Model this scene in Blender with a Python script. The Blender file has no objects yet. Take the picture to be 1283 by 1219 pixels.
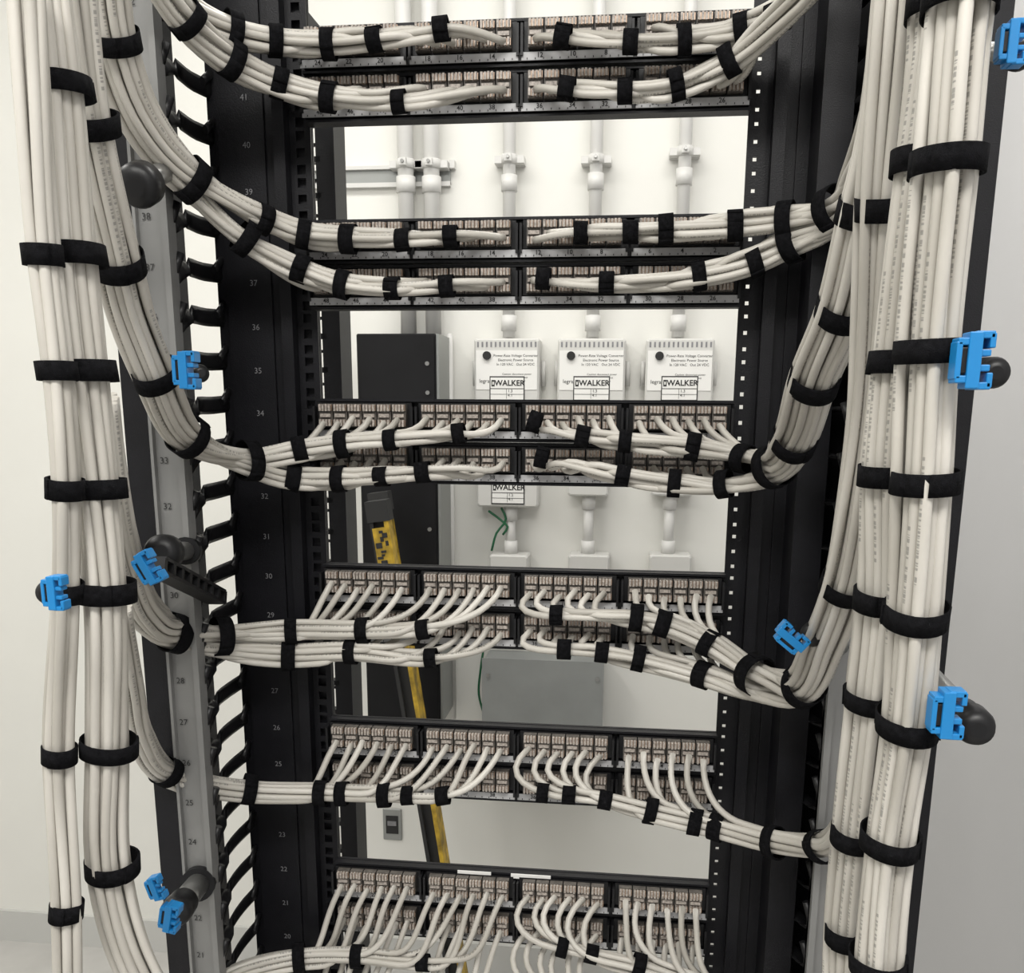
import bpy, math, random
import numpy as np
from mathutils import Vector, Matrix
random.seed(7)
U=.04445
def ztop(n): return .09+U*n          # height of the top of rack unit n above the floor
# ---------------------------------------------------------------- camera (calibrated from the rack's known dimensions)
FPX=1180.; YAW=-.1146; PITCH=.214; ROLL=-.0063; CAM=Vector((.118,-1.0016,1.5928)); PX,PY=655.,767.4
F=Vector((math.sin(YAW)*math.cos(PITCH),math.cos(YAW)*math.cos(PITCH),-math.sin(PITCH)))
R=Vector((math.cos(YAW),-math.sin(YAW),0)); UP=R.cross(F)
def L(u,v,y):
    """world position of a feature measured in the photo, lying in the physical plane Y=y"""
    du,dv=u-PX,PY-v
    a=du*math.cos(ROLL)+dv*math.sin(ROLL); b=-du*math.sin(ROLL)+dv*math.cos(ROLL)
    d=F*FPX+R*a+UP*b
    return CAM+d*((y-CAM.y)/d.y)
cd=bpy.data.cameras.new('camera'); cam=bpy.data.objects.new('camera',cd); bpy.context.collection.objects.link(cam)
Xc=R*math.cos(ROLL)-UP*math.sin(ROLL); Yc=R*math.sin(ROLL)+UP*math.cos(ROLL)
m=Matrix((Xc,Yc,-F)).transposed().to_4x4(); m.translation=CAM; cam.matrix_world=m
cd.sensor_width=36; cd.sensor_fit='HORIZONTAL'; cd.lens=36*FPX/1283
cd.shift_x=-(PX-641.5)/1283; cd.shift_y=(PY-609.5)/1283; cd.clip_start=.02
bpy.context.scene.camera=cam
bpy.context.scene.view_settings.view_transform='Standard'
# ---------------------------------------------------------------- materials
def mat(name,col,rough=.5,metal=0,nscale=0,namt=0,bump=0,bscale=200,spec=.5,emit=None):
    m=bpy.data.materials.new(name); m.use_nodes=True; nt=m.node_tree; b=nt.nodes['Principled BSDF']
    b.inputs['Base Color'].default_value=(*col,1); b.inputs['Roughness'].default_value=rough; b.inputs['Metallic'].default_value=metal
    b.inputs['Specular IOR Level'].default_value=spec
    tc=nt.nodes.new('ShaderNodeTexCoord')
    if nscale:
        n=nt.nodes.new('ShaderNodeTexNoise'); n.inputs['Scale'].default_value=nscale; n.inputs['Detail'].default_value=4
        r=nt.nodes.new('ShaderNodeValToRGB'); r.color_ramp.elements[0].position=.3; r.color_ramp.elements[1].position=.7
        r.color_ramp.elements[0].color=(*[c*(1-namt) for c in col],1); r.color_ramp.elements[1].color=(*[min(1,c*(1+namt)) for c in col],1)
        nt.links.new(tc.outputs['Object'],n.inputs['Vector']); nt.links.new(n.outputs['Fac'],r.inputs['Fac']); nt.links.new(r.outputs['Color'],b.inputs['Base Color'])
    if bump:
        n2=nt.nodes.new('ShaderNodeTexNoise'); n2.inputs['Scale'].default_value=bscale; bp=nt.nodes.new('ShaderNodeBump'); bp.inputs['Strength'].default_value=bump; bp.inputs['Distance'].default_value=.001
        nt.links.new(tc.outputs['Object'],n2.inputs['Vector']); nt.links.new(n2.outputs['Fac'],bp.inputs['Height']); nt.links.new(bp.outputs['Normal'],b.inputs['Normal'])
    if emit:
        b.inputs['Emission Color'].default_value=(*emit[0],1); b.inputs['Emission Strength'].default_value=emit[1]
    return m
M={}
M['black']=mat('black_powder_coat',(.006,.006,.008),.45,0,30,.2,.25,900,.3)
M['black2']=mat('black_plastic',(.008,.008,.009),.4,spec=.35)
M['strap']=mat('hook_and_loop_fabric',(.006,.006,.007),1,0,300,.5,.8,1500,.1)
M['steel']=mat('grey_anodised_rail',(.24,.24,.235),.4,.3,15,.08)
M['rod']=mat('rod_aluminium',(.32,.32,.31),.3,.7)
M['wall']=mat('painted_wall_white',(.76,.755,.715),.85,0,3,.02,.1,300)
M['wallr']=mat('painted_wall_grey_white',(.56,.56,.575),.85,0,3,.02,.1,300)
M['ceil']=mat('ceiling_white',(.8,.8,.78),.9)
M['floor']=mat('vinyl_floor_grey',(.5,.49,.47),.4,0,8,.08)
M['trim']=mat('baseboard_white',(.55,.55,.53),.5)
M['pipe']=mat('painted_conduit_white',(.64,.635,.615),.45)
M['devbox']=mat('white_enamel',(.60,.595,.57),.4)
M['label']=mat('label_paper',(.78,.775,.75),.7)
M['ink']=mat('ink_black',(.02,.02,.02),.7)
M['numw']=mat('number_print_grey',(.20,.20,.21),.6)
M['strip']=mat('label_strip_grey',(.22,.22,.23),.35,0,60,.2)
M['lab']=mat('port_label_strip',(.42,.42,.425),.4,0,60,.15)
M['jackbody']=mat('jack_body',(.09,.08,.07),.5,0,200,.4)
M['jackpin']=mat('jack_ivory_plastic',(.36,.32,.285),.4,0,400,.45)
M['copper']=mat('contact_metal',(.55,.40,.3),.3,.8)
M['blue']=mat('blue_plastic',(.01,.20,.50),.35)
M['cab']=mat('black_enclosure',(.007,.007,.008),.55,0,12,.2,spec=.2)
M['cabedge']=mat('enclosure_edge_grey',(.30,.31,.30),.4,.5)
M['grybox']=mat('junction_box_grey',(.25,.26,.255),.5,0,10,.08)
M['yellow']=mat('worn_yellow_fibreglass',(.40,.26,.02),.5,0,30,.7)
M['green']=mat('green_insulation',(.01,.11,.045),.4)
M['dark']=mat('dark_recess',(.02,.02,.02),.8)
# cable jacket : ivory, slow tone drift along the cable, printed legend on one side
def cablemat():
    m=bpy.data.materials.new('ivory_cable_jacket'); m.use_nodes=True; nt=m.node_tree; b=nt.nodes['Principled BSDF']; b.inputs['Roughness'].default_value=.42
    uv=nt.nodes.new('ShaderNodeUVMap'); uv.uv_map='UVMap'; sp=nt.nodes.new('ShaderNodeSeparateXYZ'); nt.links.new(uv.outputs['UV'],sp.inputs[0])
    def math_(op,a,bv):
        n=nt.nodes.new('ShaderNodeMath'); n.operation=op
        for i,x in enumerate((a,bv)):
            if x is None: continue
            if isinstance(x,(int,float)): n.inputs[i].default_value=x
            else: nt.links.new(x,n.inputs[i])
        return n.outputs[0]
    n1=nt.nodes.new('ShaderNodeTexNoise'); n1.noise_dimensions='1D'; n1.inputs['Scale'].default_value=4; n1.inputs['Detail'].default_value=3; nt.links.new(sp.outputs[0],n1.inputs['W'])
    r=nt.nodes.new('ShaderNodeValToRGB'); r.color_ramp.elements[0].position=.3; r.color_ramp.elements[1].position=.7
    r.color_ramp.elements[0].color=(.41,.388,.345,1); r.color_ramp.elements[1].color=(.60,.575,.525,1); nt.links.new(n1.outputs['Fac'],r.inputs['Fac'])
    n2=nt.nodes.new('ShaderNodeTexNoise'); n2.noise_dimensions='1D'; n2.inputs['Scale'].default_value=420; n2.inputs['Detail'].default_value=1; nt.links.new(sp.outputs[0],n2.inputs['W'])
    n3=nt.nodes.new('ShaderNodeTexNoise'); n3.noise_dimensions='1D'; n3.inputs['Scale'].default_value=7; n3.inputs['Detail'].default_value=0; nt.links.new(sp.outputs[0],n3.inputs['W'])
    a=math_('GREATER_THAN',n2.outputs['Fac'],.5); c=math_('GREATER_THAN',n3.outputs['Fac'],.55)
    ang=math_('ABSOLUTE',math_('SUBTRACT',sp.outputs[1],.5),None); d=math_('LESS_THAN',ang,.06)
    k=math_('MULTIPLY',math_('MULTIPLY',a,c),math_('MULTIPLY',d,.5))
    mx=nt.nodes.new('ShaderNodeMix'); mx.data_type='RGBA'; nt.links.new(k,mx.inputs[0]); nt.links.new(r.outputs['Color'],mx.inputs[6]); mx.inputs[7].default_value=(.08,.08,.08,1)
    nt.links.new(mx.outputs[2],b.inputs['Base Color']); return m
M['cable']=cablemat()
# ---------------------------------------------------------------- mesh builder
def empty(name,loc=(0,0,0)):
    e=bpy.data.objects.new(name,None); e.location=loc; e.empty_display_size=.05; bpy.context.collection.objects.link(e); return e
class MB:
    def __init__(s): s.v=[];s.f=[];s.m=[];s.mats=[];s.uv=[];s.sm=[]
    def mi(s,k):
        if k not in s.mats: s.mats.append(k)
        return s.mats.index(k)
    def face(s,idx,k,uv=None,sm=False): s.f.append(idx); s.m.append(s.mi(k)); s.uv.append(uv); s.sm.append(sm)
    def obox(s,c,ax,h,k):
        n=len(s.v); c=Vector(c)
        for i in (-1,1):
            for j in (-1,1):
                for l in (-1,1): s.v.append(c+ax[0]*(i*h[0])+ax[1]*(j*h[1])+ax[2]*(l*h[2]))
        for q in ((0,1,3,2),(4,6,7,5),(0,4,5,1),(2,3,7,6),(0,2,6,4),(1,5,7,3)): s.face([n+a for a in q],k)
    def box(s,x0,x1,y0,y1,z0,z1,k,ch=0):
        if ch:
            def ring(y,i): 
                a=len(s.v); c=ch
                for (x,z) in ((x0+i,z0+i+c),(x0+i+c,z0+i),(x1-i-c,z0+i),(x1-i,z0+i+c),(x1-i,z1-i-c),(x1-i-c,z1-i),(x0+i+c,z1-i),(x0+i,z1-i-c)): s.v.append(Vector((x,y,z)))
                return a
            rs=[ring(y0,ch),ring(y0+ch,0),ring(y1-ch,0),ring(y1,ch)]
            for a,b in zip(rs,rs[1:]):
                for i in range(8): s.face([a+i,a+(i+1)%8,b+(i+1)%8,b+i],k)
            s.face([rs[0]+i for i in range(8)][::-1],k); s.face([rs[3]+i for i in range(8)],k); return
        s.obox(((x0+x1)/2,(y0+y1)/2,(z0+z1)/2),(Vector((1,0,0)),Vector((0,1,0)),Vector((0,0,1))),(abs(x1-x0)/2,abs(y1-y0)/2,abs(z1-z0)/2),k)
    def tube(s,P,r,k,n=8,cap=True,r2=None,rnd=0):
        P=[Vector(p) for p in P]; base=len(s.v); L_=0; r2=r2 or r; rr=r if hasattr(r,'__len__') else None
        for i,p in enumerate(P):
            t=(P[min(i+1,len(P)-1)]-P[max(i-1,0)]).normalized()
            a=t.cross(Vector((0,1,0)));
            if a.length<.15: a=t.cross(Vector((0,0,1))); 
            a.normalize(); b=a.cross(t).normalized()
            ra=rr[i] if rr else r; rb=rr[i] if rr else r2
            for j in range(n):
                th=2*math.pi*(j+.5)/n; s.v.append(p+a*(math.cos(th)*ra)+b*(math.sin(th)*rb))
        for i in range(len(P)-1):
            l2=L_+(P[i+1]-P[i]).length
            for j in range(n):
                j2=(j+1)%n
                u0,u1=j/n,(j+1)/n
                s.face([base+i*n+j,base+i*n+j2,base+(i+1)*n+j2,base+(i+1)*n+j],k,((L_+rnd,u0),(L_+rnd,u1),(l2+rnd,u1),(l2+rnd,u0)),n>5)
            L_=l2
        if cap:
            s.face([base+j for j in range(n)][::-1],k); e=base+(len(P)-1)*n; s.face([e+j for j in range(n)],k)
    def obj(s,name,parent=None,bevel=0):
        me=bpy.data.meshes.new(name); me.from_pydata([tuple(v) for v in s.v],[],s.f)
        for k in s.mats: me.materials.append(M[k])
        me.polygons.foreach_set('material_index',s.m); me.polygons.foreach_set('use_smooth',s.sm)
        if any(u for u in s.uv):
            ul=me.uv_layers.new(name='UVMap'); arr=[]
            for f,u in zip(s.f,s.uv):
                if u: 
                    for q in u: arr+=list(q)
                else: arr+=[0,0]*len(f)
            ul.data.foreach_set('uv',arr)
        me.update(); o=bpy.data.objects.new(name,me); bpy.context.collection.objects.link(o)
        if parent: o.parent=parent
        if bevel:
            b=o.modifiers.new('bevel','BEVEL'); b.width=bevel; b.segments=2; b.limit_method='ANGLE'
        return o
def text(body,name,loc,size,k,parent=None,space=1,align='CENTER',ls=None,rot=(math.pi/2,0,0),bold=0):
    c=bpy.data.curves.new(name,'FONT'); c.body=body; c.size=size; c.align_x=align; c.align_y='CENTER' if ls is None else 'TOP'; c.space_character=space; c.offset=bold
    if ls: c.space_line=ls
    c.resolution_u=2; c.materials.append(M[k]); o=bpy.data.objects.new(name,c); o.location=loc; o.rotation_euler=rot; bpy.context.collection.objects.link(o)
    if parent: o.parent=parent
    return o
# ---------------------------------------------------------------- curve tools
def catmull(P,step=.012):
    P=[Vector(p) for p in P]; Q=[P[0]*2-P[1]]+P+[P[-1]*2-P[-2]]; out=[]
    for i in range(1,len(Q)-2):
        p0,p1,p2,p3=Q[i-1:i+3]; d=(p2-p1).length; n=max(2,int(d/step))
        d0=max((p1-p0).length,1e-4); d2=max((p3-p2).length,1e-4)
        t1=((p1-p0)/d0*d+(p2-p1)/d*d0)/(d0+d)*d; t2=((p2-p1)/d*d2+(p3-p2)/d2*d)/(d2+d)*d
        for j in range(n):
            t=j/n
            out.append(p1*(2*t**3-3*t*t+1)+t1*(t**3-2*t*t+t)+p2*(-2*t**3+3*t*t)+t2*(t**3-t*t))
    out.append(Q[-2]); return out
def frames(P):
    out=[]
    for i,p in enumerate(P):
        t=(P[min(i+1,len(P)-1)]-P[max(i-1,0)]).normalized(); a=t.cross(Vector((0,1,0))).normalized(); b=a.cross(t).normalized(); out.append((t,a,b))
    return out
D=.0070
def hexslots(n,sp=D*.95):
    pts=[(sp*(i+.5*(j%2)),sp*.866*j) for i in range(-6,7) for j in range(-6,7)]
    cx,cy=(sp*.25,sp*.2) if n%2==0 else (0,0)
    pts=sorted(((x-cx,y-cy) for x,y in pts),key=lambda q:q[0]**2+q[1]**2)
    return pts[:n]
H12=hexslots(12); H24=hexslots(24)
hs=sorted(H24,key=lambda q:q[0]); LOW=sorted(hs[:12],key=lambda q:q[1]); HIGH=sorted(hs[12:],key=lambda q:q[1])
def near(P,pt): return min(range(len(P)),key=lambda i:(P[i]-pt).length)
def strap(P,fr,i,ra,rb,w,name,parent,off=(0,0)):
    mb=MB(); t,a,b=fr[i]; c=P[i]+a*off[0]+b*off[1]; n=28; ph=random.uniform(0,6.28); w*=random.uniform(.88,1.06)
    tl=random.uniform(-.09,.09); t=(t+b*tl+a*random.uniform(-.08,.08)).normalized()
    def ring(k0,k1,w,extra):
        base=len(mb.v); cnt=k1-k0+1
        for k in range(k0,k1+1):
            th=2*math.pi*k/n+ph; rad=1+.022*math.sin(3*th+ph)
            d=a*math.cos(th)*(ra*rad+extra)+b*math.sin(th)*(rb*rad+extra); nrm=(a*math.cos(th)+b*math.sin(th)).normalized()
            for (x,y) in ((-w/2,-.0006),(-w/2,.0004),(w/2,.0004),(w/2,-.0006)): mb.v.append(c+d+t*x+nrm*y)
        for k in range(cnt-1):
            for q in range(4):
                q2=(q+1)%4; mb.face([base+k*4+q,base+(k+1)*4+q,base+(k+1)*4+q2,base+k*4+q2],'strap',None,q in(1,))
        mb.face([base+q for q in range(4)],'strap'); e=base+(cnt-1)*4; mb.face([e+q for q in range(4)][::-1],'strap')
    ring(0,n,w,0); ring(3,3+random.randint(9,14),w*.97,.0010)
    return mb.obj(name,parent)
SW=.0142
def inv(o,root): o.matrix_parent_inverse=Matrix.Translation(-root.location)
# ---------------------------------------------------------------- free bundles (vertical looms)
def bundle(name,pts,N,straps,sw=SW*.95,twist=.0,dia=D,flat=1.0):
    P=catmull([L(*p) for p in pts],.012); fr=frames(P); sl=[(x*flat,y/flat) for x,y in hexslots(N,dia*.95)]; root=empty(name,P[len(P)//2]); mb=MB()
    s=0; S=[0]
    for i in range(1,len(P)): s+=(P[i]-P[i-1]).length; S.append(s)
    for (x,y) in sl:
        f1,f2,ph1,ph2=random.uniform(5,14),random.uniform(5,14),random.uniform(0,6),random.uniform(0,6); path=[]
        for i,p in enumerate(P):
            t,a,b=fr[i]; g=twist*math.sin(S[i]*3+1); ca,sa=math.cos(g),math.sin(g); X=x*ca-y*sa; Y=x*sa+y*ca
            X+=.0018*math.sin(f1*S[i]+ph1); Y+=.0014*math.sin(f2*S[i]+ph2); path.append(p+a*X+b*Y)
        mb.tube(path,dia/2,'cable',10,rnd=random.uniform(0,50))
    inv(mb.obj('cables',root),root)
    ra=max(abs(q[0]) for q in sl)+dia/2+.0012; rb=max(abs(q[1]) for q in sl)+dia/2+.0014
    for k,(u,v) in enumerate(straps):
        y=min(pts,key=lambda q:abs(q[1]-v)+abs(q[0]-u)*.3)[2]; i=near(P,L(u,v,y))
        inv(strap(P,fr,i,ra,rb,sw,'strap_%d'%(k+1),root),root)
    return P
# ---------------------------------------------------------------- patch-panel looms
SEC=[-.1655,-.0560,.0530,.1630]
def portx(k): return SEC[k//6]+(k%6-2.5)*.0157
def rowloom(name,n,row,side,pts,straps,merge=None,half=None,delta=.045,big=(),d0L=(-.5,-.5,-.8),loop=False,mode='fan'):
    W_=[L(*p) for p in pts]; P=catmull(W_,.011); fr=frames(P); root=empty(name,P[len(P)//3]); mb=MB()
    im=near(P,W_[merge]) if merge is not None else 10**9
    ks=range(0,12) if side<0 else range(12,24)
    ks=sorted(ks,key=lambda k:abs(portx(k)))     # innermost port first
    zj=ztop(n)-.018-row*U
    for idx,k in enumerate(ks):
        px=portx(k)+random.uniform(-.0015,.0015); p0=Vector((px,-.024,zj-.004+random.uniform(-.004,.004)))
        s0=H12[idx]; s1=(half or H12)[idx]
        dl=delta*random.uniform(.75,1.25)
        j=next((i for i in range(len(P)) if (P[i].x-px)*side>=dl),len(P)//3)
        f1,f2,ph1,ph2=random.uniform(8,20),random.uniform(8,18),random.uniform(0,6),random.uniform(0,6)
        def off(i):
            w=min(1,max(0,(i-im+10)/12)); w=w*w*(3-2*w); x=s0[0]*(1-w)+s1[0]*w; y=s0[1]*(1-w)+s1[1]*w
            sc=.0014; x+=sc*math.sin(f1*i*.011+ph1); y+=sc*.8*math.sin(f2*i*.011+ph2); t,a,b=fr[i]; return P[i]+a*x+b*y
        q1=off(j); m1=fr[j][0]; Ld=(q1-p0).length
        if loop and k<18: d0=Vector((-1.0,-.6,-.75)); g0=1.9*random.uniform(.85,1.15);g1=1.5
        elif loop: d0=Vector((random.uniform(-.4,.1),-.5,-1)); g0=1.3;g1=1.1
        elif mode=='flat': d0=Vector((side*.5,-1,-.15)); g0=.9; g1=1.2
        else: d0=Vector(d0L); d0.x=abs(d0.x)*side*random.uniform(.7,1.3); g0=1.15*random.uniform(.85,1.15);g1=1.15
        d0.normalize(); path=[p0+Vector((0,.012,.001))]
        n_=max(6,int(Ld/.008))
        for q in range(n_):
            t=q/n_; path.append(p0*(2*t**3-3*t*t+1)+d0*Ld*g0*(t**3-2*t*t+t)+q1*(-2*t**3+3*t*t)+m1*Ld*g1*(t**3-t*t))
        path+= [off(i) for i in range(j,len(P))]
        mb.tube(path,D/2,'cable',8,rnd=random.uniform(0,50))
    inv(mb.obj('cables',root),root)
    def cnt(i): return max(3,sum(1 for k in ks if (P[i].x-portx(k))*side>=delta*.9))
    for q,(u,v) in enumerate(straps):
        y=min(pts,key=lambda w:abs(w[1]-v)+abs(w[0]-u))[2]; i=near(P,L(u,v,y)); c=min(12,cnt(i)) if i<im else 12
        ra=max(abs(h[0]) for h in H12[:c])+D/2+.0014; rb=max(abs(h[1]) for h in H12[:c])+D/2+.0014
        inv(strap(P,fr,i,ra,rb,SW,'strap_%d'%(q+1),root),root)
    ra=max(abs(h[0]) for h in H24)+D/2+.001; rb=max(abs(h[1]) for h in H24)+D/2+.001
    for q,(u,v) in enumerate(big):
        y=min(pts,key=lambda w:abs(w[1]-v)+abs(w[0]-u))[2]; i=near(P,L(u,v,y))
        inv(strap(P,fr,i,ra,rb,SW*1.1,'loom_strap_%d'%(q+1),root),root)
NM='network_cable_bundle'
c=-.052
# group 1 (U42/41)
rowloom(NM,42,0,-1,[(640,30,c),(590,32,c),(553,37,c),(470,50,c),(412,56,c),(345,52,-.06),(290,38,-.085),(235,5,-.12),(195,-50,-.15)],[(553,36),(470,50),(412,55),(345,52),(300,42)],mode='flat')
rowloom(NM,42,1,-1,[(640,105,c),(590,115,c),(500,128,c),(412,122,c),(350,105,-.06),(290,74,-.09),(235,25,-.13),(185,-50,-.17)],[(497,128),(413,122),(350,105),(290,75),(240,28)],mode='flat')
rowloom(NM,42,0,1,[(640,30,c),(705,46,c),(790,53,c),(857,50,c),(930,37,c),(975,20,-.065),(1015,-15,-.09),(1050,-60,-.12)],[(705,47),(790,52),(857,50),(932,37),(975,20)],mode='flat')
rowloom(NM,42,1,1,[(645,95,c),(710,112,c),(783,114,c),(847,107,c),(914,76,c),(965,36,-.08),(1005,-5,-.115),(1040,-60,-.15)],[(710,112),(783,113),(847,107),(914,75)],mode='flat')
# group 2
rowloom(NM,38,0,-1,[(635,292,c),(565,297,c),(505,300,c),(437,299,c),(380,293,c),(330,275,-.075),(240,225,-.12),(180,150,-.17),(145,50,-.21),(130,-60,-.24)],[(565,295),(505,300),(437,298),(380,293),(330,275)],merge=6,half=LOW,big=[(236,225),(148,50)],mode='flat')
rowloom(NM,38,1,-1,[(635,352,c),(560,358,c),(492,362,c),(430,356,c),(377,337,c),(308,298,-.08),(240,227,-.12),(180,150,-.17),(145,50,-.21),(130,-60,-.24)],[(560,357),(492,362),(430,356),(377,338),(308,300)],merge=6,half=HIGH,mode='flat')
RT2=[(1045,262,-.09),(1082,215,-.13),(1105,150,-.18),(1122,60,-.24),(1130,-60,-.3)]
rowloom(NM,38,0,1,[(655,295,c),(728,291,c),(790,290,c),(834,288,c),(921,283,c),(985,276,-.06)]+RT2,[(728,291),(790,290),(834,288),(921,283),(985,276)],merge=7,half=HIGH,big=[(1045,265)],mode='flat')
rowloom(NM,38,1,1,[(665,348,c),(760,355,c),(815,353,c),(875,346,c),(945,328,c),(990,306,-.06),(1040,280,-.09)]+RT2[1:],[(675,350),(760,355),(875,347),(945,328),(990,308)],merge=7,half=LOW,mode='flat')
# group 3
LT=[(235,547,-.15),(195,470,-.2),(168,400,-.23),(150,330,-.26),(112,155,-.31),(85,-60,-.35)]
rowloom(NM,34,0,-1,[(655,528,c),(575,543,c),(490,551,c),(430,556,c),(376,564,c),(312,577,-.085)]+LT,[(575,543),(490,551),(430,557),(376,563)],merge=6,half=LOW,big=[(312,577),(235,547),(195,470),(150,330),(112,155)],delta=.05)
rowloom(NM,34,1,-1,[(645,580,c),(590,588,c),(530,591,c),(478,597,c),(425,600,c),(367,598,c),(312,580,-.085)]+LT,[(530,590),(478,597),(425,600),(367,597)],merge=7,half=HIGH,delta=.05)
RT=[(972,583,-.1),(995,550,-.14),(1020,475,-.2),(1056,388,-.25),(1085,265,-.29),(1108,170,-.31),(1125,60,-.33),(1135,-60,-.34)]
rowloom(NM,34,0,1,[(655,524,c),(730,547,c),(783,553,c),(868,560,c),(930,574,-.06)]+RT,[(665,530),(730,548),(783,553),(868,560),(928,573)],merge=5,half=HIGH,big=[(970,585),(992,556),(1021,474),(1057,386),(1085,260)],delta=.03)
rowloom(NM,34,1,1,[(665,570,c),(720,583,c),(780,596,c),(845,605,c),(907,606,-.06)]+RT,[(675,573),(780,596),(842,605),(907,605)],merge=5,half=LOW,delta=.03)
# group 4
L4=[(218,793,-.13),(180,765,-.18),(160,720,-.22),(140,640,-.27),(120,500,-.3)]
rowloom(NM,30,0,-1,[(640,768,c),(590,778,c),(530,788,c),(455,790,c),(365,790,c),(277,797,-.09)]+L4,[(530,787),(455,790),(367,790)],merge=6,half=LOW,big=[(277,805),(218,795)],delta=.05)
rowloom(NM,30,1,-1,[(635,800,c),(590,818,c),(540,825,c),(440,817,c),(362,820,c),(277,812,-.09)]+L4,[(540,823),(440,817),(365,820)],merge=6,half=HIGH,delta=.045)
R4=[(1000,862,-.15),(1035,800,-.2),(1060,732,-.24),(1082,620,-.28),(1095,520,-.3),(1104,400,-.32),(1112,260,-.34),(1128,80,-.36),(1140,-60,-.37)]
rowloom(NM,30,0,1,[(640,758,c),(665,768,c),(697,771,c),(750,772,c),(797,774,c),(830,781,c),(888,806,-.06),(945,845,-.1)]+R4,[(697,770),(797,775),(830,780),(888,805)],merge=8,half=HIGH,big=[(952,857),(1008,848),(1059,734),(1112,255)],delta=.03,loop=True)
rowloom(NM,30,1,1,[(640,800,c),(665,810,c),(707,813,c),(754,817,c),(800,825,c),(880,846,-.06),(945,865,-.1)]+R4,[(707,812),(754,817),(800,825),(880,845)],merge=7,half=LOW,delta=.03,loop=True)
# group 5
rowloom(NM,26,0,-1,[(640,985,c),(590,993,c),(555,997,c),(482,996,c),(402,993,c),(312,990,-.07),(208,967,-.13),(178,925,-.18),(165,860,-.23),(150,760,-.28)],[(555,997),(515,997),(482,995),(432,993),(402,993),(312,990),(208,967)],delta=.05)
rowloom(NM,26,0,1,[(640,985,c),(680,993,c),(713,996,c),(758,1002,c),(815,1016,c),(898,1036,-.06),(970,1055,-.1),(1030,1060,-.15),(1058,1040,-.2),(1072,990,-.24),(1085,870,-.28),(1100,750,-.3),(1108,590,-.32)],[(680,993),(713,995),(758,1002),(815,1016),(865,1025),(898,1035),(970,1055),(1030,1062)],delta=.03,loop=True)
# group 6
rowloom(NM,22,0,-1,[(640,1190,c),(590,1203,c),(530,1206,c),(448,1198,c),(375,1200,-.055),(300,1218,-.09),(230,1260,-.14)],[(530,1204),(448,1197),(375,1200)],delta=.045)
rowloom(NM,22,0,1,[(640,1172,c),(680,1181,c),(741,1196,c),(800,1210,c),(870,1235,c),(930,1260,-.06)],[(703,1186),(741,1195),(800,1208)],delta=.02,loop=True)
rowloom(NM,22,1,-1,[(640,1240,c),(590,1250,c),(530,1256,c),(448,1250,c),(375,1252,-.055),(300,1268,-.09)],[],delta=.045)
rowloom(NM,22,1,1,[(640,1225,c),(680,1240,c),(741,1255,c),(800,1262,c),(870,1280,c),(930,1300,-.06)],[],delta=.02,loop=True)
# vertical looms, left
bundle(NM,[(52,-60,-.40),(60,0,-.40),(74,110,-.40),(92,320,-.40),(107,465,-.40),(122,612,-.40),(134,740,-.40),(137,935,-.39),(140,1085,-.38),(163,1180,-.37),(205,1270,-.36)],18,[(74,110),(92,320),(105,465),(122,612),(134,740),(137,935),(140,1085)])
bundle(NM,[(30,-60,-.44),(40,110,-.44),(55,320,-.43),(72,465,-.43),(82,612,-.43),(82,740,-.42),(74,945,-.41),(84,1140,-.41),(86,1270,-.41)],7,[(55,320),(72,465),(82,612),(82,740),(74,945),(84,1140)])
# vertical looms, right
bundle(NM,[(1210,-60,-.45),(1202,0,-.45),(1185,205,-.45),(1165,440,-.44),(1158,603,-.44),(1148,770,-.43),(1137,905,-.42),(1115,1052,-.41),(1100,1205,-.41),(1097,1280,-.41)],21,[(1190,15),(1186,207),(1166,440),(1160,603),(1150,772),(1138,903),(1116,1052),(1100,1205)])
bundle(NM,[(1176,-60,-.40),(1172,40,-.40),(1154,205,-.40),(1138,330,-.40),(1124,455,-.40),(1110,595,-.40),(1105,750,-.39),(1091,875,-.38),(1073,1045,-.37),(1063,1168,-.36),(1060,1280,-.36)],14,[(1165,15),(1150,207),(1120,458),(1107,594),(1102,755),(1090,875),(1073,1045),(1063,1168)])
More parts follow.
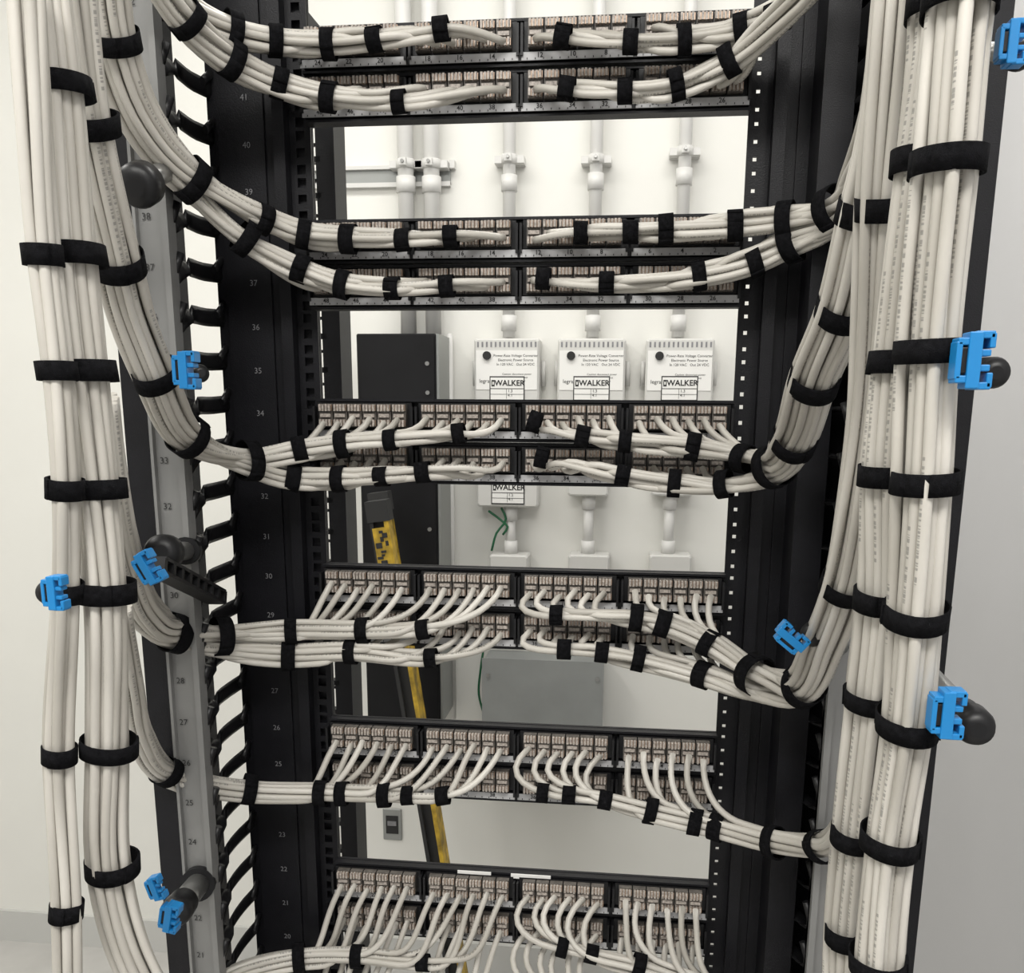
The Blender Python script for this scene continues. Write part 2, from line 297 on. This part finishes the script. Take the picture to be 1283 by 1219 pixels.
# ---------------------------------------------------------------- patch panels
HW=.2179
def panel(n):
    root=empty('patch_panel',(0,0,ztop(n)-U)); zt=ztop(n); mb=MB()
    for r in range(2):
        z1=zt-r*U; z0=z1-U+.0008
        mb.box(-HW,HW,.0,.004,z0,z1,'black'); mb.box(-HW,HW,-.010,.0,z1-.003,z1-.0005,'black')
        mb.box(-HW,HW,-.014,0,z0,z0+.0025,'black')
        mb.box(-HW+.002,HW-.002,-.016,-.001,z1-.040,z1-.0325,'black2')
        for s in SEC:
            mb.box(s-.053,s+.053,-.0172,-.0155,z1-.0398,z1-.0326,'lab')
            for q in range(13): mb.box(s-.0475+q*.0079-.0004,s-.0475+q*.0079+.0004,-.0176,-.017,z1-.0392,z1-.0376,'ink')
            mb.box(s-.051,s+.051,-.012,-.0005,z1-.031,z1-.0042,'black2')
            for sx in (-.0525,.0525): mb.box(s+sx-.0012,s+sx+.0012,-.020,0,z1-.036,z1-.008,'black2')
    inv(mb.obj('panel_frame',root),root)
    mb=MB()
    for r in range(2):
        z1=zt-r*U
        for k in range(24):
            x=portx(k); mb.box(x-.0072,x+.0072,-.020,-.010,z1-.0295,z1-.0055,'jackbody')
            for row,zc in ((0,z1-.0095),(1,z1-.0250)):
                for q in range(4):
                    xx=x+(q-1.5)*.0034; y_=-.026+random.uniform(0,.002); mb.box(xx-.0011,xx+.0011,y_,-.019,zc-.0034,zc+.0034,'jackpin')
                    mb.box(xx+.0014,xx+.0020,-.023,-.019,zc-.003,zc+.003,'copper')
            mb.box(x-.0055,x+.0055,-.0225,-.019,z1-.0192,z1-.0156,'jackpin')
    inv(mb.obj('jack_modules',root),root)
    for r in range(2):
        for k in range(0,24,2):
            inv(text(str(24-k+24*r),'port_number',(portx(k)+.004,-.0176,zt-r*U-.0356),.0062,'ink',root,bold=.0001),root)
    return root
for n in (42,38,34,30,26,22): p=panel(n)
mb=MB(); r6=empty('paper_label',L(600,1083,-.011))
for u0,u1,v in ((573,615,1082),(640,690,1087)):
    a=L(u0,v,-.012);b=L(u1,v,-.012); mb.box(a.x,b.x,-.0115,-.0102,ztop(22)-.0062,ztop(22)-.0006,'label')
inv(mb.obj('label_strips',r6),r6)
# ---------------------------------------------------------------- rack frame
root=empty('server_rack'); 
def par(o): o.parent=root; return o
ZB,ZT=.0,2.06
def holed(mb,x0,x1,y0,y1,h=.0048,xc=None):
    xc=xc if xc is not None else (x0+x1)/2
    mb.box(x0,xc-h,y0,y1,ZB,ZT,'black'); mb.box(xc+h,x1,y0,y1,ZB,ZT,'black')
    z=ZB
    for n in range(1,44):
        for d in (.0063,.0222,.0381):
            zz=ztop(n)-U+d; mb.box(xc-h,xc+h,y0,y1,z,zz-h,'black'); z=zz+h
    mb.box(xc-h,xc+h,y0,y1,z,ZT,'black')
xl_o=L(287,600,0).x; xr_o=L(1042,300,0).x
for s,xo in ((-1,xl_o),(1,xr_o)):
    mb=MB(); a,b=sorted((s*HW,s*(HW+.022)))
    if s<0: holed(mb,a,b,.004,.007,.0045)
    else: holed(mb,a,b,.004,.007,.0019,HW+.008)
    a,b=sorted((s*(HW+.022),s*(HW+.034))); mb.box(a,b,-.012,.03,ZB,ZT,'black')
    a,b=sorted((s*(HW+.034),xo)); mb.box(a,b,.0,.045,ZB,ZT,'black'); mb.box(a+.012,b-.012,-.004,.0,ZB,ZT,'black')
    if s<0: mb.box(-HW-.024,-HW-.001,.012,.016,ZB,ZT,'black')
    # rear posts and the short fingers that stick out of them
    a,b=sorted((s*.280,s*.306)); mb.box(a,b,.285,.315,ZB,ZT,'black'); mb.box(s*.280-.002,s*.280+.002,.275,.325,ZB,ZT,'black')
    for n in range(0,44):
        z=ztop(n)-.004; a,b=sorted((s*.30,s*.352)); mb.box(a,b,.285,.300,z-.0035,z+.0035,'black2')
        mb.box(a,b,.32,.325,z-.020,z-.016,'black2'); mb.box(s*.322-.002,s*.322+.002,.28,.30,z-.010,z+.004,'black2')
        mb.box(s*.350-.003,s*.350+.003,.28,.305,z-.014,z+.004,'black2')
    par(mb.obj('upright_left' if s<0 else 'upright_right'))
mb=MB(); mb.box(-.34,.34,.0,.045,ZT-.055,ZT,'black'); mb.box(-.34,.34,.0,.045,0,.05,'black')
for s in(-1,1): mb.box(s*.31-.02,s*.31+.02,.0,.34,ZT-.05,ZT,'black'); mb.box(s*.31-.02,s*.31+.02,.0,.34,0,.05,'black')
par(mb.obj('cross_members'))
nums='\n'.join(str(n) for n in range(42,0,-1)); sz=.0085
par(text(nums,'unit_numbers_left',(L(333,640,-.004).x,-.0052,ztop(42)-.012),sz,'numw',ls=U/sz))
par(text(nums,'unit_numbers_right',(L(956,528,-.004).x,-.0052,ztop(42)-.012),sz,'numw',ls=U/sz))
# ---------------------------------------------------------------- vertical finger managers
def manager(s):
    root=empty('vertical_cable_manager',(s*.36,-.06,1)); mb=MB()
    if s<0:
        xa,xb=L(196,600,-.12).x,L(238,600,-.12).x
        mb.box(xa,xb,-.122,-.114,ZB,ZT,'steel'); mb.box(xb-.006,xb,-.130,-.114,ZB,ZT,'steel'); mb.box(xa,xa+.003,-.128,-.114,ZB,ZT,'steel')
        mb.box(xa-.030,xa-.001,-.118,-.10,ZB,ZT,'black'); mb.box(xa-.030,xa-.026,-.10,.03,ZB,ZT,'black')
        xf=xb-.004; xp=xl_o+.004
    else:
        xa,xb=L(1030,930,-.12).x,L(1062,930,-.12).x; xe=L(1168,1000,-.12).x
        mb.box(xa,xb,-.122,-.114,ZB,ZT,'steel'); mb.box(xa,xa+.006,-.130,-.114,ZB,ZT,'steel')
        mb.box(xa-.03,xa-.002,-.06,.0,ZB,ZT,'black')
        mb.box(xb+.001,xe,-.118,-.10,ZB,ZT,'black'); mb.box(xe-.004,xe,-.10,.03,ZB,ZT,'black'); mb.box(xr_o,xe,.03,.034,ZB,ZT,'black')
        xf=xa+.004; xp=xr_o-.004
    for n in range(0,43):
        z=ztop(n)-.006
        P=catmull([(xp,.004,z),(xp+s*.004,-.03,z-.002),(xf+s*.006,-.08,z-.004),(xf,-.116,z-.016)],.012)
        mb.tube(P,.0028,'black2',6,r2=.009)
        P=[(xf,-.116,z-.016),(xf-s*.006,-.112,z+.004)]; mb.tube(P,.004,'black2',6)
        mb.tube([(xp-s*.002,.0,z+.014),(xp-s*.002,-.02,z+.001)],.003,'black2',6,r2=.005)
    inv(mb.obj('manager_body',root),root)
    if s<0:
        inv(text(nums,'manager_numbers',(xa+.011,-.1232,ztop(42)-.012),.009,'ink',root,ls=U/.009),root)
manager(-1); manager(1)
# ---------------------------------------------------------------- loom retaining rods with blue clips
def cyl(mb,a,b,r,k,n=20): mb.tube([a,b],r,k,n)
def clip(mb,c,s=1.0,ang=0):
    ax=(Vector((math.cos(ang),0,math.sin(ang))),Vector((0,1,0)),Vector((-math.sin(ang),0,math.cos(ang))))
    def o(dx,dy,dz,hx,hy,hz,k='blue'): mb.obox(c+ax[0]*dx*s+ax[1]*dy*s+ax[2]*dz*s,ax,(hx*s,hy*s,hz*s),k)
    o(0,0,0,.0036,.007,.015); o(.005,0,.0135,.005,.006,.0020); o(.005,0,-.0135,.005,.006,.0020); o(.005,0,.004,.004,.005,.0018); o(.005,0,-.004,.004,.005,.0018)
    o(-.005,0,.010,.004,.006,.0020); o(-.005,0,-.010,.004,.006,.0020); o(-.008,0,0,.0016,.006,.010); o(.009,0,.0105,.0016,.006,.004); o(.009,0,-.0105,.0016,.006,.004)
    o(-.0045,-.001,0,.0030,.004,.007,'black2')
def rod(a,b,clips,r=.010,cap=.015):
    a=L(*a); b=L(*b); root=empty('cable_retaining_rod',a); mb=MB(); d=(b-a).normalized()
    cyl(mb,a,b,r,'rod'); cyl(mb,a-d*.004,a+d*.012,r*1.5,'black2')
    mb.tube([b-d*.030,b-d*.026,b-d*.012,b-d*.010,b+d*.004,b+d*.010,b+d*.012],[r*1.05,r*1.2,r*1.2,cap,cap,cap*.85,cap*.4],'black2',24)
    inv(mb.obj('rod',root),root)
    if clips:
        mb=MB()
        for cc,s,ang in clips: clip(mb,L(*cc),s,ang)
        inv(mb.obj('blue_clips',root,bevel=.0006),root)
rod((1120,800,-.125),(1220,908,-.38),[((1184,893,-.45),.95,0)],.009,.0125)
rod((1150,470,-.125),(1243,467,-.38),[((1216,452,-.47),.95,0)],.008,.0095)
rod((1060,812,-.10),(1020,795,-.2),[((990,800,-.22),.9,.9)],.008,.011)
rod((235,690,-.125),(205,692,-.22),[((186,712,-.33),.85,.5)],.009,.016)
rod((215,210,-.125),(175,232,-.20),[],.009,.018)
rod((250,1105,-.125),(222,1140,-.22),[((195,1112,-.3),.7,.3),((213,1148,-.3),.85,-.2)],.012,.015)
rod((240,470,-.125),(250,468,-.17),[((233,464,-.23),1.0,0)],.005,.008)
rod((120,735,-.125),(62,742,-.36),[((69,742,-.47),.7,0)],.007,.009)
rod((1200,60,-.125),(1275,70,-.38),[((1266,55,-.44),.7,0)],.006,.008)
# slotted steel bracket at left
root=empty('slotted_bracket',L(230,725,-.16)); mb=MB(); a=L(195,708,-.26); b=L(272,748,-.11); d=(b-a).normalized(); up=Vector((0,0,1)); nn=d.cross(up).normalized(); up=nn.cross(d)
mb.obox((a+b)/2+up*.006,(d,nn,up),((b-a).length/2,.009,.0015),'black2'); mb.obox((a+b)/2-up*.006,(d,nn,up),((b-a).length/2,.009,.0015),'black2')
for i in range(9): mb.obox(a+(b-a)*(i/8),(d,nn,up),(.003,.009,.006),'black2')
inv(mb.obj('bracket',root),root)
# ---------------------------------------------------------------- wall equipment (on wall plane Y=1.4)
YW=1.4
def wl(u,v,y=YW): return L(u,v,y)
def pipe(u,v0,v1,r,name='electrical_conduit',clamps=(),y=YW-.035,couple=()):
    x=wl(u,(v0+v1)/2,y).x; za=wl(u,v0,y).z if v0>-100 else 2.999; zb=wl(u,v1,y).z
    if v0<=-100: x=wl(u,250,y).x
    root=empty(name,(x,y,(za+zb)/2)); mb=MB(); mb.tube([(x,y,za),(x,y,zb)],r,'pipe',20)
    for v in clamps:
        z=wl(u,v,y).z; mb.tube([(x,y,z-.010),(x,y,z+.010)],r+.004,'pipe',20); mb.box(x-r-.018,x+r+.018,YW-.012,YW-.001,z-.009,z+.009,'pipe'); mb.box(x-.008,x+.008,y-r-.014,y-r,z-.008,z+.008,'pipe'); mb.tube([(x,y-r-.02,z),(x,y-r,z)],.004,'rod',10)
        mb.box(x-r-.02,x-r,y-.004,YW-.001,z-.008,z+.008,'pipe'); mb.box(x+r,x+r+.02,y-.004,YW-.001,z-.008,z+.008,'pipe')
    for v in couple: z=wl(u,v,y).z; mb.tube([(x,y,z-.018),(x,y,z+.018)],r+.004,'pipe',20)
    inv(mb.obj('conduit',root),root)
XT=-999
for u in (509,541): pipe(u,XT,419,.019,clamps=(206,),couple=(232,))
pipe(638,XT,423,.015,clamps=(200,),couple=(230,405)); pipe(746,XT,423,.015,clamps=(200,),couple=(228,405)); pipe(856,XT,423,.015,clamps=(190,),couple=(222,405))
for u,a,b in ((640,637,692),(737,623,692),(838,623,692)): pipe(u,a,b,.013,couple=(a+6,b-6))
# strut
root=empty('strut_channel',wl(505,215)); mb=MB(); a=wl(380,207,YW-.02);b=wl(563,207,YW-.02)
mb.box(a.x,b.x,YW-.015,YW-.001,b.z-.004,b.z+.004,'pipe'); mb.box(a.x,b.x,YW-.015,YW-.001,b.z-.044,b.z-.034,'pipe'); mb.box(a.x,b.x,YW-.006,YW-.001,b.z-.04,b.z,'cabedge'); mb.box(b.x,b.x+.012,YW-.02,YW-.001,b.z-.006,b.z+.012,'pipe')
inv(mb.obj('strut',root),root)
def device(u0,u1,v0,v1,label=True,vent=True,name='power_supply_box'):
    y0=YW-.07; a=wl(u0,v0,y0); b=wl(u1,v1,y0); root=empty(name,((a.x+b.x)/2,YW-.035,(a.z+b.z)/2)); mb=MB(); w=b.x-a.x
    mb.box(a.x,b.x,y0,YW-.001,b.z,a.z,'devbox',.004)
    if vent:
        for i in range(14): 
            x=a.x+w*(.06+.068*i); mb.box(x-.002,x+.002,y0-.0008,y0+.002,a.z-.020,a.z-.008,'strip')
        mb.box(a.x+.03*w,a.x+.97*w,y0-.0015,y0,a.z-.12,a.z-.028,'label')
        cx=a.x+w*.2; mb.tube([(cx,y0-.008,a.z-.04),(cx,y0,a.z-.04)],.010,'dark',16)
        mb.tube([(a.x-.006,YW-.02,a.z-.05),(a.x-.006,YW-.02,b.z+.05)],.006,'devbox',8); mb.tube([(b.x+.006,YW-.02,a.z-.05),(b.x+.006,YW-.02,b.z+.05)],.006,'devbox',8)
    if label:
        z=wl(u0,label,y0).z; mb.box(a.x+.24*w,a.x+.78*w,y0-.002,y0-.0005,z-.034,z+.024,'ink'); mb.box(a.x+.255*w,a.x+.765*w,y0-.003,y0-.001,z-.031,z+.021,'label')
        mb.box(a.x+.255*w,a.x+.765*w,y0-.0035,y0-.003,z-.006,z-.0045,'ink'); mb.box(a.x+.50*w,a.x+.505*w,y0-.0035,y0-.003,z-.029,z-.006,'ink')
        mb.box(a.x+.255*w,a.x+.765*w,y0-.0035,y0-.003,z-.019,z-.018,'ink'); mb.box(a.x+.27*w,a.x+.32*w,y0-.0035,y0-.003,z+.000,z+.015,'ink'); mb.box(a.x+.285*w,a.x+.305*w,y0-.004,y0-.0035,z+.004,z+.011,'label')
    inv(mb.obj('enclosure',root),root)
    ts=[]
    if label:
        ts.append(text('WALKER','label_word',(a.x+.550*w,y0-.0037,z+.0075),.0185,'ink',bold=.0004)); ts.append(text('1.3\n4.1','label_digits',(a.x+.56*w,y0-.0037,z-.006),.010,'ink',ls=1.0))
    if vent:
        ts.append(text('Power-Rate Voltage Converter\nElectronic Power Source\nIn 120 VAC   Out 24 VDC','spec_text',(a.x+.64*w,y0-.002,a.z-.036),.0085,'ink',ls=1.2))
        ts.append(text('legrand','maker_text',(a.x+.20*w,y0-.002,a.z-.10),.013,'ink'))
        ts.append(text('Caution: disconnect power\nbefore servicing unit\nIndoor use only','caution_text',(a.x+.66*w,y0-.002,a.z-.080),.0065,'ink',ls=1.2))
    for t in ts: t.parent=root; inv(t,root)
for (u0,u1,v0) in ((594,675,424),(699,782,424),(810,892,424)): device(u0,u1,v0,510,label=484)
device(597,674,545,636,label=614,vent=False); device(712,762,545,622,label=None,vent=False); device(818,868,545,622,label=None,vent=False)
for (u0,u1) in ((613,661),(712,762),(814,864)): device(u0,u1,695,760,label=None,vent=False,name='conduit_junction_box')
# enclosure
root=empty('black_electrical_enclosure',wl(490,650)); mb=MB(); a=wl(446,418,YW-.16); b=wl(552,905,YW-.16)
mb.box(a.x,b.x,YW-.16,YW-.001,b.z,a.z,'cab',.003); mb.box(b.x,b.x+.006,YW-.155,YW-.002,b.z,a.z,'cabedge'); mb.box(a.x+.01,b.x-.004,YW-.163,YW-.16,b.z+.01,a.z-.01,'cab')
for t in (.08,.22,.9): mb.tube([(b.x-.02,YW-.166,a.z-.03-t*(a.z-b.z)*.5),(b.x-.02,YW-.162,a.z-.03-t*(a.z-b.z)*.5)],.005,'rod',12)
inv(mb.obj('enclosure_body',root),root)
pipe(566,418,900,.007,y=YW-.02)
# grey junction box
root=empty('grey_pull_box',wl(680,900)); mb=MB(); y0=YW-.1; a=wl(606,826,y0); b=wl(751,985,y0); mb.box(a.x,b.x,y0,YW-.0005,b.z,a.z,'grybox',.003); mb.box(a.x-.004,b.x+.004,y0-.004,y0,b.z-.004,a.z+.004,'grybox')
for x in (a.x+.012,b.x-.012):
    for z in (a.z-.04,b.z+.04): mb.tube([(x,y0-.008,z),(x,y0-.003,z)],.005,'rod',12)
inv(mb.obj('box_and_cover',root),root)
# green ground wires
for pts in ([(628,636),(634,650),(622,668),(616,690)],[(612,640),(628,652),(636,660),(630,670)],[(606,812),(602,840),(600,870),(608,900)]):
    P=catmull([wl(u,v,YW-.05) for u,v in pts]); root=empty('ground_wire',P[0]); mb=MB(); mb.tube(P,.003,'green',8); inv(mb.obj('wire',root),root)
# outlet box
root=empty('power_outlet',wl(493,1030)); mb=MB(); a=wl(480,1012,YW); b=wl(504,1052,YW); mb.box(a.x,b.x,YW-.006,YW-.001,b.z,a.z,'cabedge',.0015); mb.box(a.x+.009,b.x-.009,YW-.008,YW-.005,b.z+.02,a.z-.02,'dark',.0005); mb.box(a.x+.014,b.x-.014,YW-.010,YW-.007,b.z+.045,a.z-.035,'strip')
inv(mb.obj('outlet_plate',root),root)
# ladder: dark side rails with yellow right-hand flange, scuffed yellow head
root=empty('step_ladder',L(510,850,1.0)); mb=MB(); A=L(473,628,.95); B=L(547,1072,.95); d=(B-A).normalized(); A2=A; B2=B+d*(B.z-.0)/(-d.z)
off=Vector((-.243,.97,0))*.2; wv=d.cross(Vector((0,1,0))).normalized()
if wv.x<0: wv=-wv
for o_ in (Vector((0,0,0)),off):
    a=A2+o_; b=B2+o_; c_=(a+b)/2; ln=(b-a).length/2; fy=d.cross(wv)
    mb.obox(c_,(d,wv,fy),(ln,.015,.004),'dark')
    mb.obox(c_+wv*.015,(d,wv,fy),(ln,.005,.016),'yellow'); mb.obox(c_-wv*.017,(d,wv,fy),(ln,.004,.016),'dark')
    mb.obox(a+d*.02,(d,wv,fy),(.022,.024,.019),'dark'); mb.obox(b-d*.02,(d,wv,fy),(.03,.026,.02),'dark')
    mb.obox(a+d*.11,(d,wv,fy),(.055,.017,.0168),'yellow')
    for q in range(14): mb.obox(a+d*(.060+q*.008+random.uniform(0,.006))+wv*random.uniform(-.013,.013)-Vector((0,.0165,0)),(d,wv,fy),(random.uniform(.002,.006),random.uniform(.002,.007),.002),'dark')
for i in range(5): p=A2+(B2-A2)*(i+.6)/5.3; mb.tube([p,p+off],.010,'rod',12)
inv(mb.obj('rails_and_rungs',root),root)
# ---------------------------------------------------------------- room shell
def slab(name,x0,x1,y0,y1,z0,z1,k): mb=MB(); mb.box(x0,x1,y0,y1,z0,z1,k); return mb.obj(name)
slab('floor',-2.3,.9,-3,1.5,-.1,0,'floor'); slab('ceiling',-2.3,.9,-3,1.5,3.0,3.1,'ceil'); slab('wall_back',-2.3,.9,YW,1.5,0,3.0,'wall')
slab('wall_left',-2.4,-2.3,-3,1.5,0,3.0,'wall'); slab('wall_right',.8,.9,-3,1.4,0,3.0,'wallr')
slab('baseboard_back',-2.3,.8,YW-.012,YW,0,.1,'trim'); slab('baseboard_left',-2.3,-2.288,-3,YW-.012,0,.1,'trim'); slab('baseboard_right',.788,.8,-3,YW-.012,0,.1,'trim')
def light(x,y,e,sx=1.2,sy=.3):
    root=empty('ceiling_light_panel',(x,y,2.98)); mb=MB(); mb.box(x-sx/2-.02,x+sx/2+.02,y-sy/2-.02,y+sy/2+.02,2.975,2.999,'devbox',.002)
    inv(mb.obj('housing',root),root)
    ld=bpy.data.lights.new('lamp','AREA'); ld.shape='RECTANGLE'; ld.size=sx; ld.size_y=sy; ld.energy=e; ld.color=(1,.98,.94); lo=bpy.data.objects.new('lamp',ld); lo.location=(x,y,2.97); bpy.context.collection.objects.link(lo); lo.parent=root; inv(lo,root)
light(-.1,.55,21,1.6); light(.0,-1.7,64,1.6,.6); light(-1.5,-.3,22,.3,1.6)
w=bpy.data.worlds.new('world'); bpy.context.scene.world=w; w.use_nodes=True; w.node_tree.nodes['Background'].inputs[0].default_value=(1,.985,.96,1); w.node_tree.nodes['Background'].inputs[1].default_value=.5
